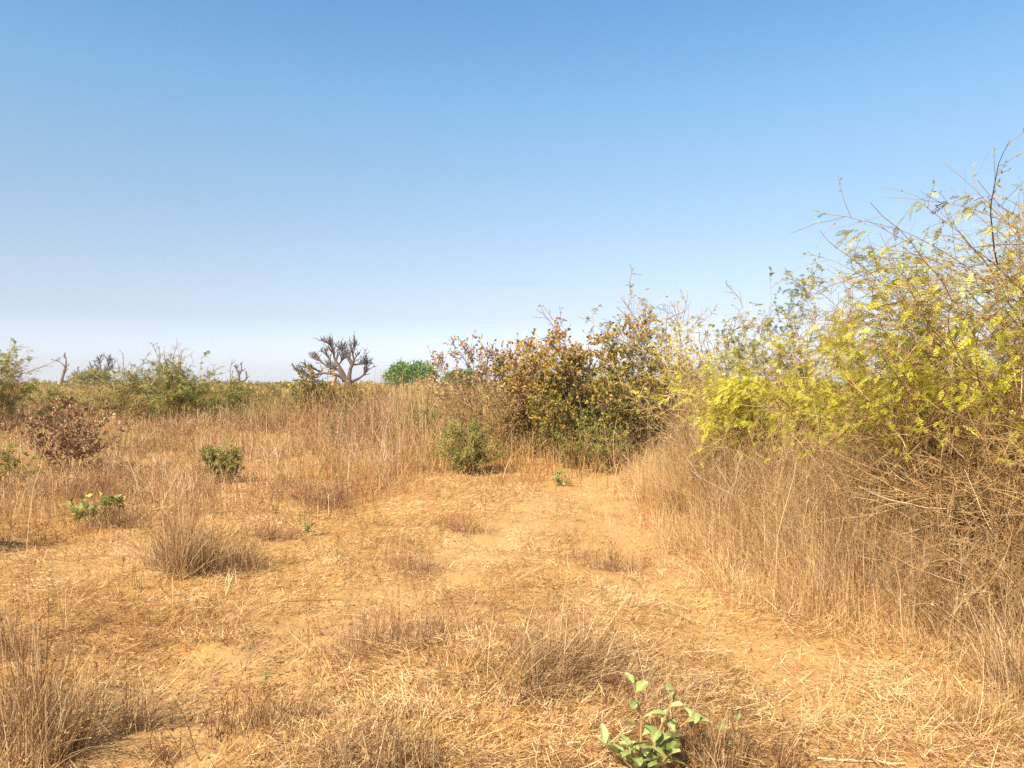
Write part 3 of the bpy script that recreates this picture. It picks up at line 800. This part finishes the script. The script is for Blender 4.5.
def sapling(label, u, v, stems, nleaf, L, seed, cat='sapling', name='broadleaf_sapling'):
    reseed(seed)
    d = gd(v); root = empty(name, px(u, d), d, label, cat)
    mw = MB(); S = np.array(stems, float)
    tubes(mw, S, .0065, .003, 6, .35)
    lvs = []
    for st in S:
        K = len(st)
        for j in range(nleaf):
            t = (.25 + .75 * j / max(nleaf - 1, 1)) * (K - 1); k = min(int(t), K - 2)
            p = st[k] + (st[k + 1] - st[k]) * (t - k)
            a = j * 2.4 + rng.uniform(-.4, .4) + st[-1][0] * 9
            el = rng.uniform(.1, .9)
            lvs.append((p, (math.cos(a) * math.cos(el), math.sin(a) * math.cos(el), math.sin(el)), a))
    mw.build('stem', M['twig'], root)
    ml = MB()
    for p, dv, a in lvs:
        l = L * rng.uniform(.65, 1.1)
        big_leaf(ml, p, dv, (rng.normal(0, .3), rng.normal(0, .3), 1), l, l * rng.uniform(.42, .55), rng.uniform(.05, .4), float(np.clip(rng.normal(.5, .22), 0, 1)))
    ml.build('foliage', M['sapling'], root)


sapling('fresh broad-leaved sapling with large pale green leaves at the bottom edge', 644, 784,
        [[[0, 0, -.02], [.04, .0, .10], [.12, .01, .19], [.22, .03, .26]], [[0, 0, -.02], [.03, .02, .10], [.08, .03, .22], [.14, .05, .34]], [[0, 0, -.02], [-.05, -.01, .06], [-.11, -.02, .12], [-.16, -.02, .16]], [[0, 0, -.02], [.03, -.03, .05], [.07, -.04, .10], [.10, -.04, .14]],
         [[0, 0, -.02], [-.01, .03, .10], [.0, .06, .22], [-.03, .08, .36]], [[0, 0, -.02], [-.02, -.04, .06], [-.05, -.06, .12], [-.07, -.07, .18]]], 10, .10, 61)
sapling('small sapling with a few yellowing leaves inside the brown tuft beside the large sapling', 727, 768, [[[0, 0, -.02], [.01, 0, .05], [-.02, .0, .10], [-.03, .01, .14]], [[0, 0, -.02], [.03, 0, .06], [.05, .01, .12], [.05, .02, .18]]], 4, .06, 62)
sapling('pale two-leaved seedling alone in the sand of the left rut', 263, 690, [[[0, 0, -.02], [.0, 0, .03], [.01, .0, .06], [.01, .01, .09]]], 6, .055, 63, 'seedling', 'seedling')
sapling('pale green seedling at the foot of a dry stalk, left of the track', 306, 536, [[[0, 0, -.02], [.01, 0, .06], [.03, .0, .1], [.05, .01, .13]], [[0, 0, -.02], [-.01, 0, .1], [-.02, .0, .2], [-.02, .01, .3]]], 7, .085, 64, 'seedling', 'seedling')


# --- single dry stalks
def stalk(label, u, v, h, lean, side=2, seed=0, tone=.6, r=.0032):
    reseed(700 + seed)
    d = gd(v); x0 = px(u, d); z0 = float(gz(x0, d))
    mw = MB()
    S = grow(np.array([[0, 0, -.02]]), np.array([[lean, rng.normal(0, .08), 1.0]]), [h], 10, .09, 0)
    tubes(mw, S, r, r * .5, 5, tone)
    if side:
        p, q, i = spawn(S, side, .4, .95, .7, (0, 0, .2)); Q = grow(p, q, rng.uniform(.15, .3, side) * h, 4, .1, .03); tubes(mw, Q, r * .6, r * .35, 3, tone)
        p, q, i = spawn(Q, side * 3, .5, 1, .8); leaves(mw, p, q, .02, .4, tone)
    tag(mw.build('dry_stalk', M['twig'], loc=(x0, d, z0)), label, 'stalk', 'dry stalks standing singly')


stalk('tall straight pale stalk by the shadow at the left border', 27, 556, 1.0, 0, 1, 1, .85)
stalk('leaning thin dark stalk at the bottom between the two left tussocks', 203, 762, .32, -.42, 0, 2, .15)
stalk('upright thin stalk on the sand before the pale left rut seedling', 232, 705, .3, .35, 2, 3, .25)
stalk('thin reddish stalk standing alone in the middle of the left rut', 309, 648, .38, 0, 2, 4, .25)
stalk('lone dark stalk on the bare sand left of the tall grass bank', 627, 592, .42, -.05, 2, 5, .2)
stalk('branching brown stalk behind the brown tuft of the sapling', 716, 735, .3, .1, 5, 6, .2, .0042)
stalk('curved brown stalk right of the brown tuft of the sapling', 735, 748, .34, .2, 2, 7, .3, .004)
stalk('tall pale stalk at the front edge of the tall grass bank', 770, 600, 1.15, -.02, 3, 8, .85, .0028)
stalk('pale crooked stalk before the bare brown thicket', 905, 655, .6, .12, 3, 9, .8, .0028)
stalk('pale thin stalk between the thicket and the lower right tussock', 950, 660, .65, -.12, 3, 10, .8, .0028)
stalk('slim grey stalk beside the reddish brown tuft', 205, 560, .5, .05, 2, 11, .35)
stalk('slim stalk at the sandy bend between the two ruts', 497, 585, .3, .1, 1, 12, .35)

for k_, (u_, v_) in enumerate([(150, 640), (322, 655), (236, 655), (342, 588), (402, 560), (452, 610), (535, 605), (585, 640), (655, 610), (660, 665), (300, 690), (420, 700), (120, 600), (360, 620), (480, 560), (80, 580), (560, 585), (690, 700)]):
    stalk('thin reddish stalk standing in the short grass of the clearing', u_, v_, rng.uniform(.2, .42), rng.normal(0, .18), int(rng.integers(0, 4)), 40 + k_, rng.uniform(.1, .4), .0019)
    bpy.context.scene.collection.objects[-1]['group'] = 'thin reddish stalks scattered over the clearing'

# fallen sticks on the sand
def stick(label, u, v, ang, L, seed, tone=.8, r=.005):
    reseed(seed); d = gd(v); x0 = px(u, d); 
    t = np.linspace(-.5, .5, 7) * L
    xs = t * math.cos(ang); ys = t * math.sin(ang) + rng.normal(0, .01, 7)
    zz = gz(xs + x0, ys + d); z0 = float(zz.mean())
    mw = MB(); tubes(mw, np.stack([xs, ys, np.maximum(zz - z0, np.median(zz - z0)) + r], 1)[None], r, r * .6, 5, tone)
    tag(mw.build('fallen_stick', M['twig'], loc=(x0, d, z0)), label, 'stick')


stick('pale straight stick lying on the sand at the bottom right', 862, 763, -.12, .36, 81, .95)
stick('thin dark stick lying along the left rut edge', 300, 600, .25, .7, 82, .15, .004)

# ------------------------------------------------------------------ left and middle distance
LG = 'shrubs behind the grass on the left'
reseed(101)
feathery_shrub('acacia_shrub', 'broad feathery olive shrub filling the left border', 'shrub', -20, 23, 2.5, 4.6, LG, stems=40, br=340, tw=1500, nfr=7000, fl=(.10, .2), mat='acaciagreen', tone=.6, npair=4, whips=34, whipl=(.6, 1.3), whipdir=(.3, 0, .25), r0=.016)
reseed(102)
feathery_shrub('acacia_shrub', 'feathery bright green shrub with a long spray reaching up to the right', 'shrub', 172, 30, 2.35, 4.4, LG, stems=34, br=260, tw=1300, nfr=6500, fl=(.10, .22), mat='acaciagreen', tone=.6, npair=4, whips=34, whipl=(.6, 1.6), whipdir=(.35, 0, .3), r0=.016)
reseed(103)
leafy_shrub('olive_bush', 'olive bush between the feathery green shrub and the tall yellow grass', 'bush', 232, 33, 1.6, 2.2, LG, stems=20, br=160, tw=800, nleaf=3600, leaf=(.07, .12), wr=.3, mat='acaciagreen', tone=.55, r0=.012)
reseed(104)
leafy_shrub('brown_leaved_bush', 'dark mottled bush in front of the largest baobab', 'bush', 322, 31, 2.0, 2.9, LG, stems=30, br=240, tw=1200, nleaf=6000, leaf=(.08, .14), wr=.5, mat='mixleaf', wmat='darktwig', tone=.38, topred=.2, r0=.014, lo=.15)
reseed(105)
leafy_shrub('olive_bush', 'small olive bush right of the dark mottled bush', 'bush', 362, 33, 1.75, 1.9, LG, stems=20, br=140, tw=700, nleaf=3000, leaf=(.07, .12), wr=.35, mat='olive', tone=.5, r0=.012)
reseed(106)
leafy_shrub('olive_bush', 'yellowish olive bush between the withered shrub and the green shrub', 'bush', 108, 27, 1.45, 2.6, LG, stems=24, br=180, tw=800, nleaf=3600, leaf=(.06, .11), wr=.3, mat='olive', tone=.62, r0=.012)
reseed(108)
leafy_shrub('olive_bush', 'low olive bush in the tall grass between the stump-like baobab and the dark mottled bush', 'bush', 268, 34, 1.65, 2.0, LG, stems=24, br=180, tw=900, nleaf=4200, leaf=(.07, .12), wr=.3, mat='olive', tone=.55, r0=.01)
reseed(109)
leafy_shrub('olive_bush', 'grey olive bush below the slim leaning baobab', 'bush', 60, 30, 1.5, 1.8, LG, stems=24, br=180, tw=900, nleaf=4200, leaf=(.06, .11), wr=.3, mat='acaciagreen', tone=.5, r0=.01)
reseed(107)
leafy_shrub('brown_leaved_bush', 'pale brown twiggy bush on the skyline right of the far round tree', 'bush', 436, 30, 1.95, 2.6, LG, stems=26, br=180, tw=900, nleaf=2400, leaf=(.06, .1), wr=.4, mat='deadleaf', wmat='twig', tone=.7, r0=.012, ttint=.6)


# ------------------------------------------------------------------ far trees
def round_tree(label, u, d, h, w, seed, mat='lush', nleaf=5200, trunk=True):
    reseed(seed)
    x = px(u, d); root = empty('round_tree', x, d, label, 'tree', 'far green trees')
    mw = MB(); S = grow(np.array([[0, 0, -.3]]), np.array([[.05, 0, 1.]]), [h * .45], 5, .05); tubes(mw, S, h * .045, h * .03, 8, .3)
    a = np.linspace(0, 6.28, 9)[:-1]
    st = np.repeat(S[:, -1], 8, 0); dv = np.stack([np.cos(a) * .8, np.sin(a) * .8, np.full(8, .7)], 1)
    B = grow(st, dv, np.full(8, w * .4), 4, .1, .05); tubes(mw, B, h * .022, h * .006, 5, .3)
    ml = MB()
    nl = 34
    c = sph(nl) * np.array([w * .36, w * .36, h * .26]) * rng.uniform(.6, 1.05, (nl, 1)); c[:, 2] = np.abs(c[:, 2]) * 1.0 + h * .48 - .1 * h
    cr = rng.uniform(.11, .19, nl) * w
    i = rng.integers(0, nl, nleaf); dd = sph(nleaf)
    p = c[i] + dd * (cr[i] * rng.uniform(.75, 1.08, nleaf))[:, None] * np.array([1, 1, .8])
    t = np.clip(rng.normal(.5, .18, nleaf) + (rng.uniform(-.2, .2, nl))[i], 0, 1)
    leaves(ml, p, nrm(dd + sph(nleaf) * .9), rng.uniform(.035, .06, nleaf) * w, .5, t, .5)
    mw.build('trunk', M['bark'], root); ml.build('crown', M[mat], root)


round_tree('round leafy green tree standing alone on the skyline right of the largest baobab', 411, 150, 6.7, 11.6, 111)
round_tree('smaller green tree half hidden behind the reddish twigs of the middle thicket', 462, 150, 4.6, 9.5, 112)
round_tree('dull olive tree below the flat-topped far baobab', 93, 140, 5.0, 7.5, 113, 'olive')


def baobab(label, u, d, limbs, trunks, seed, ntw=130, tl=(.6, 1.6), rk=1.0, tone=.35, wide=1.0):
    """limbs: lists of (picture du, picture height above eye level, depth, radius) joints, metres from the scale of the distance"""
    reseed(seed)
    x = px(u, d); root = empty('baobab_tree', x, d, label, 'baobab', 'leafless baobabs on the skyline')
    z0 = root.location.z
    k = d / F
    toW = lambda j: (j[0] * k, j[2], EYE - z0 + j[1] * k)

    def chain(mbx, J, tone_):
        P = np.array([toW(j) for j in J]); r = np.array([j[3] for j in J])
        n = 5
        t = np.linspace(0, len(J) - 1, (len(J) - 1) * n + 1)
        PP = np.stack([np.interp(t, np.arange(len(J)), P[:, c]) for c in range(3)], 1)
        for _ in range(3): PP[1:-1] = (PP[:-2] + 2 * PP[1:-1] + PP[2:]) / 4
        rr = np.interp(t, np.arange(len(J)), r)
        PP[1:-1] += rng.normal(0, .03, PP[1:-1].shape) * rr[1:-1, None]
        tubes_var(mbx, PP, rr * .64, 9, tone_)
        return PP

    limbs = [([(j[0] * wide + 17 * (1 - wide), j[1], j[2], j[3]) for j in J], tn) for J, tn in limbs]
    mt = MB()
    for J, tn in trunks: chain(mt, J, tn)
    mt.build('trunk', M['bark'], root, smooth=True)
    ml = MB(); paths = []
    for J, tn in limbs: paths.append((chain(ml, J, tn)))
    for P in paths:
        idx = np.linspace(0, len(P) - 1, 6).astype(int); Q = P[idx][None]
        L_ = np.linalg.norm(np.diff(P, axis=0), axis=1).sum()
        m1 = max(3, int(ntw * L_ / 60 / k / 1.4))
        p, dv, i = spawn(Q, m1, .3, 1.0, .75, (0, 0, .35))
        B = grow(p, dv, rng.uniform(*tl, m1), 4, .14, .05); tubes(ml, B, .17 * rk, .09 * rk, 5, np.clip(rng.normal(tone, .12, m1), 0, 1))
        p, dv, i = spawn(B, m1 * 4, .35, 1.0, .85, (0, 0, .25))
        B2 = grow(p, dv, rng.uniform(tl[0] * .5, tl[1] * .55, m1 * 4), 3, .15, .05); tubes(ml, B2, .10 * rk, .055 * rk, 4, np.clip(rng.normal(tone, .12, m1 * 4), 0, 1))
    ml.build('crown', M['bark'], root, smooth=True)


def tubes_var(mb, P, r, sides, attr):
    K = len(P); T = nrm(np.gradient(P, axis=0)); ref = nrm(np.array([.21, .93, .3]))
    A = nrm(np.cross(T, ref)); B = np.cross(T, A); ang = np.arange(sides) * 2 * np.pi / sides
    V = P[:, None] + r[:, None, None] * (np.cos(ang)[None, :, None] * A[:, None] + np.sin(ang)[None, :, None] * B[:, None])
    idx = np.arange(K * sides).reshape(K, sides); a = idx[:-1]; b = np.roll(a, -1, 1); c = np.roll(idx[1:], -1, 1); d_ = idx[1:]
    mb.add(V, np.stack([a, b, c, d_], -1), attr)


# joints in picture offsets from column 335: (du, up, depth m, radius m)
DD = .45
baobab('largest leafless baobab with wide knobbly limbs, left of the round green tree', 332, 118,
       [([(12, 3, 0, .62), (7, 12, .5, .5), (2, 15, 1, .36), (-8, 17, 1.5, .28), (-18, 22, 2, .18), (-26, 28, 2, .12)], .35),
        ([(13, 4, 0, .5), (4, 10, -1, .34), (-10, 11, -1.5, .26), (-22, 8, -2, .2), (-31, 8, -2, .14), (-36, 13, -2, .08)], .55),
        ([(13, 6, 0, .5), (6, 18, 0, .34), (-1, 26, .5, .24), (-2, 34, .5, .18), (-6, 40, .5, .12), (-10, 42, .5, .08)], .3),
        ([(17, 4, 0, .6), (18, 14, 0, .42), (20, 20, .5, .32), (16, 27, 1, .22), (9, 31, 1, .14), (5, 36, 1, .1)], .4),
        ([(18, 14, 0, .4), (24, 23, -.5, .26), (22, 31, -1, .18), (24, 39, -1, .1)], .4),
        ([(20, 2, 0, .45), (28, 6, 1, .26), (33, 10, 1, .2), (36, 16, 1, .14), (33, 24, 1, .1)], .35),
        ([(20, 19, 0, .3), (27, 20, 1, .2), (33, 20, 1, .12)], .4),
        ([(-6, 15, 1, .28), (-7, 24, 2, .18), (-13, 29, 2, .12), (-12, 32, 2, .08)], .3),
        ([(-12, 12, -1, .24), (-20, 15, -2, .16), (-29, 17, -2, .1)], .4),
        ([(-2, 16, 1, .26), (5, 22, 2, .18), (7, 30, 2, .12), (3, 36, 2, .08)], .3)],
       [([(17, -14, 0, 1.3), (17, -5, 0, 1.05), (16, 2, 0, .85), (15, 7, 0, .62)], .3), ([(-1, -14, 1.5, 1.0), (-1, -4, 1.5, .75), (0, 3, 1.2, .62), (2, 9, 1, .5)], 1.0)], 121, ntw=46, tl=(.8, 1.9), rk=.5, wide=.88)
baobab('slim leafless baobab leaning beside the left border shrub', 62, 200,
       [([(-2, -3, 0, .8), (1, 8, 0, .55), (4, 18, 0, .4), (4, 26, 0, .22)], .55), ([(0, 2, 0, .5), (5, 3, 1, .36), (11, 8, 1, .24), (14, 14, 1, .14)], .6), ([(3, 18, 0, .3), (-2, 22, 0, .2), (-6, 24, 0, .12)], .6)],
       [([(-5, -8, 0, 1.8), (-3, -2, 0, 1.3), (-1, 2, 0, .8)], .9)], 122, ntw=26, tl=(.6, 1.8), tone=.5, rk=.8)
baobab('flat-topped leafless baobab above the dull olive tree', 103, 190,
       [([(0, 2, 0, .5), (0, 8, 0, .36), (-6, 12, 1, .24), (-13, 15, 1, .14)], .35), ([(0, 6, 0, .4), (5, 12, -1, .26), (12, 17, -1, .14)], .35), ([(0, 7, 0, .4), (-2, 15, 0, .24), (-4, 23, 0, .12)], .35), ([(0, 7, 0, .4), (5, 16, 0, .22), (6, 24, 0, .12)], .35)],
       [([(0, -12, 0, 1.1), (0, -5, 0, .75), (0, 3, 0, .5)], .2)], 123, ntw=70, tl=(.8, 2.2), rk=.6)
baobab('small stump-like baobab with two short prongs above the olive bush', 240, 190,
       [([(-1, 2, 0, .6), (-1, 10, 0, .42), (-4, 16, 0, .3), (-4, 20, 0, .18)], .45), ([(-1, 9, 0, .4), (2, 14, 0, .26), (1, 21, 0, .16)], .45), ([(1, 2, 0, .5), (6, 4, 0, .34), (7, 9, 0, .24), (6, 13, 0, .14)], .45)],
       [([(-1, -10, 0, 1.0), (-1, -3, 0, .8), (-1, 3, 0, .6)], .45)], 124, ntw=18, tl=(.4, 1.2), rk=.8)

# far scrub as one mass of bushes
reseed(131)
mb = MB(); mg = MB()
n = 1000
d = 45 * (420 / 45) ** rng.uniform(0, 1, n); u = rng.uniform(-250, 1300, n)
x = px(u, d)
hh = rng.uniform(.7, 2.0, n) * np.where(u < 480, 1.0, 1.5) * np.clip(d / 120, .62, 1.15) + .002 * d
for j in range(n):
    m_ = 130
    w = hh[j] * rng.uniform(.9, 1.8)
    p = sph(m_) * np.array([w, w, hh[j]]) * rng.uniform(.55, 1.0, (m_, 1)); p[:, 2] = np.abs(p[:, 2])
    p += np.array([x[j], d[j], float(gz(x[j], d[j]))])
    leaves(mb if rng.uniform() < .6 else mg, p, sph(m_), rng.uniform(.0022, .005, m_) * d[j] + .03, .5, np.clip(rng.normal(rng.uniform(.3, .7), .18, m_), 0, 1), .4)
tag(mb.build('distant_scrub', M['olive']), kind='stuff'); tag(mg.build('distant_brush', M['mixleaf']), kind='stuff')
mb = MB()
x, y = scatter(26000, 46, 300, -250, 1250, 2.0)
n = len(x); blades(mb, np.stack([x, y, gz(x, y) - .05], 1), rng.uniform(0, 6.283, n), rng.uniform(.5, 1.3, n), np.abs(rng.normal(0, .25, n)), .1, .0012 * y, 2, np.clip(rng.normal(.5, .2, n), 0, 1), .3)
tag(mb.build('distant_grass', M['gold']), kind='stuff')

# ------------------------------------------------------------------ dusty air over the plain
def haze_box(density):
    m = bpy.data.materials.new('dusty_air'); m.use_nodes = True
    nt_ = m.node_tree; nt_.nodes.remove(nt_.nodes['Principled BSDF'])
    pv = nt_.nodes.new('ShaderNodeVolumePrincipled'); pv.inputs['Density'].default_value = density
    pv.inputs['Color'].default_value = (.93, .92, .94, 1); pv.inputs['Anisotropy'].default_value = .1
    nt_.links.new(pv.outputs[0], nt_.nodes['Material Output'].inputs['Volume'])
    x0, x1, y0, y1, z0, z1 = -1230., 1230., -90., 1230., -3.0, 14.0
    me = bpy.data.meshes.new('haze')
    me.from_pydata([(x, y, z) for z in (z0, z1) for x, y in ((x0, y0), (x1, y0), (x1, y1), (x0, y1))], [],
                   [(3, 2, 1, 0), (4, 5, 6, 7), (0, 1, 5, 4), (1, 2, 6, 5), (2, 3, 7, 6), (3, 0, 4, 7)])
    me.materials.append(m); o = bpy.data.objects.new('haze', me); COL.objects.link(o)
    tag(o, kind='stuff')


haze_box(.0004)

# ------------------------------------------------------------------ camera, light, sky
cam = bpy.data.cameras.new('camera'); co = bpy.data.objects.new('camera', cam); COL.objects.link(co)
cam.lens = F / 1024 * 36; cam.sensor_width = 36; cam.clip_end = 12000; cam.clip_start = .05
co.location = (0, 0, EYE); co.rotation_euler = (R(90), 0, 0); sc.camera = co

SUN = nrm(np.array([-.52, -.74, .86]))
el = math.asin(SUN[2]); az = math.atan2(SUN[0], SUN[1])
sl = bpy.data.lights.new('sun', 'SUN'); sl.energy = 4.9; sl.angle = R(.5); sl.color = (1, .92, .79)
so = bpy.data.objects.new('sun', sl); COL.objects.link(so)
from mathutils import Vector
so.rotation_euler = Vector(SUN).to_track_quat('Z', 'Y').to_euler(); so.location = (0, 0, 30)
w = bpy.data.worlds.new('World'); sc.world = w; w.use_nodes = True
nt = w.node_tree; bg = nt.nodes['Background']
sky = nt.nodes.new('ShaderNodeTexSky'); sky.sky_type = 'NISHITA'; sky.sun_disc = False
sky.sun_elevation = el; sky.sun_rotation = az; sky.altitude = 0; sky.air_density = 1.0; sky.dust_density = 1.0; sky.ozone_density = 1.0
tcn = nt.nodes.new('ShaderNodeTexCoord'); sep = nt.nodes.new('ShaderNodeSeparateXYZ'); nt.links.new(tcn.outputs['Generated'], sep.inputs[0])
tint = nt.nodes.new('ShaderNodeValToRGB'); e = tint.color_ramp.elements        # dusty dry-season air: pale lavender low down, clear blue above
for k_, (p_, c_) in enumerate([(0.0, (.62, .65, .87)), (.45, (.335, .496, .55)), (.018, (.475, .495, .685)), (.084, (.41, .375, .42)), (.148, (.435, .405, .405)), (.235, (.44, .455, .44)), (.294, (.44, .49, .48)), (.35, (.407, .521, .527))]):
    q_ = e[k_] if k_ < 2 else e.new(p_)
    q_.position = p_; q_.color = (*c_, 1)
nt.links.new(sep.outputs['Z'], tint.inputs['Fac'])
mul = nt.nodes.new('ShaderNodeVectorMath'); mul.operation = 'MULTIPLY'; nt.links.new(sky.outputs[0], mul.inputs[0]); nt.links.new(tint.outputs[0], mul.inputs[1])
sca = nt.nodes.new('ShaderNodeVectorMath'); sca.operation = 'SCALE'; sca.inputs['Scale'].default_value = 1.84; nt.links.new(mul.outputs[0], sca.inputs[0])
nt.links.new(sca.outputs[0], bg.inputs['Color']); bg.inputs['Strength'].default_value = .11

sc.view_settings.view_transform = 'Standard'; sc.view_settings.look = 'None'; sc.view_settings.exposure = 0.97; sc.view_settings.gamma = 1
sc.cycles.max_bounces = 5; sc.cycles.diffuse_bounces = 3; sc.cycles.glossy_bounces = 1; sc.cycles.transmission_bounces = 2; sc.cycles.transparent_max_bounces = 4
sc.cycles.use_denoising = False
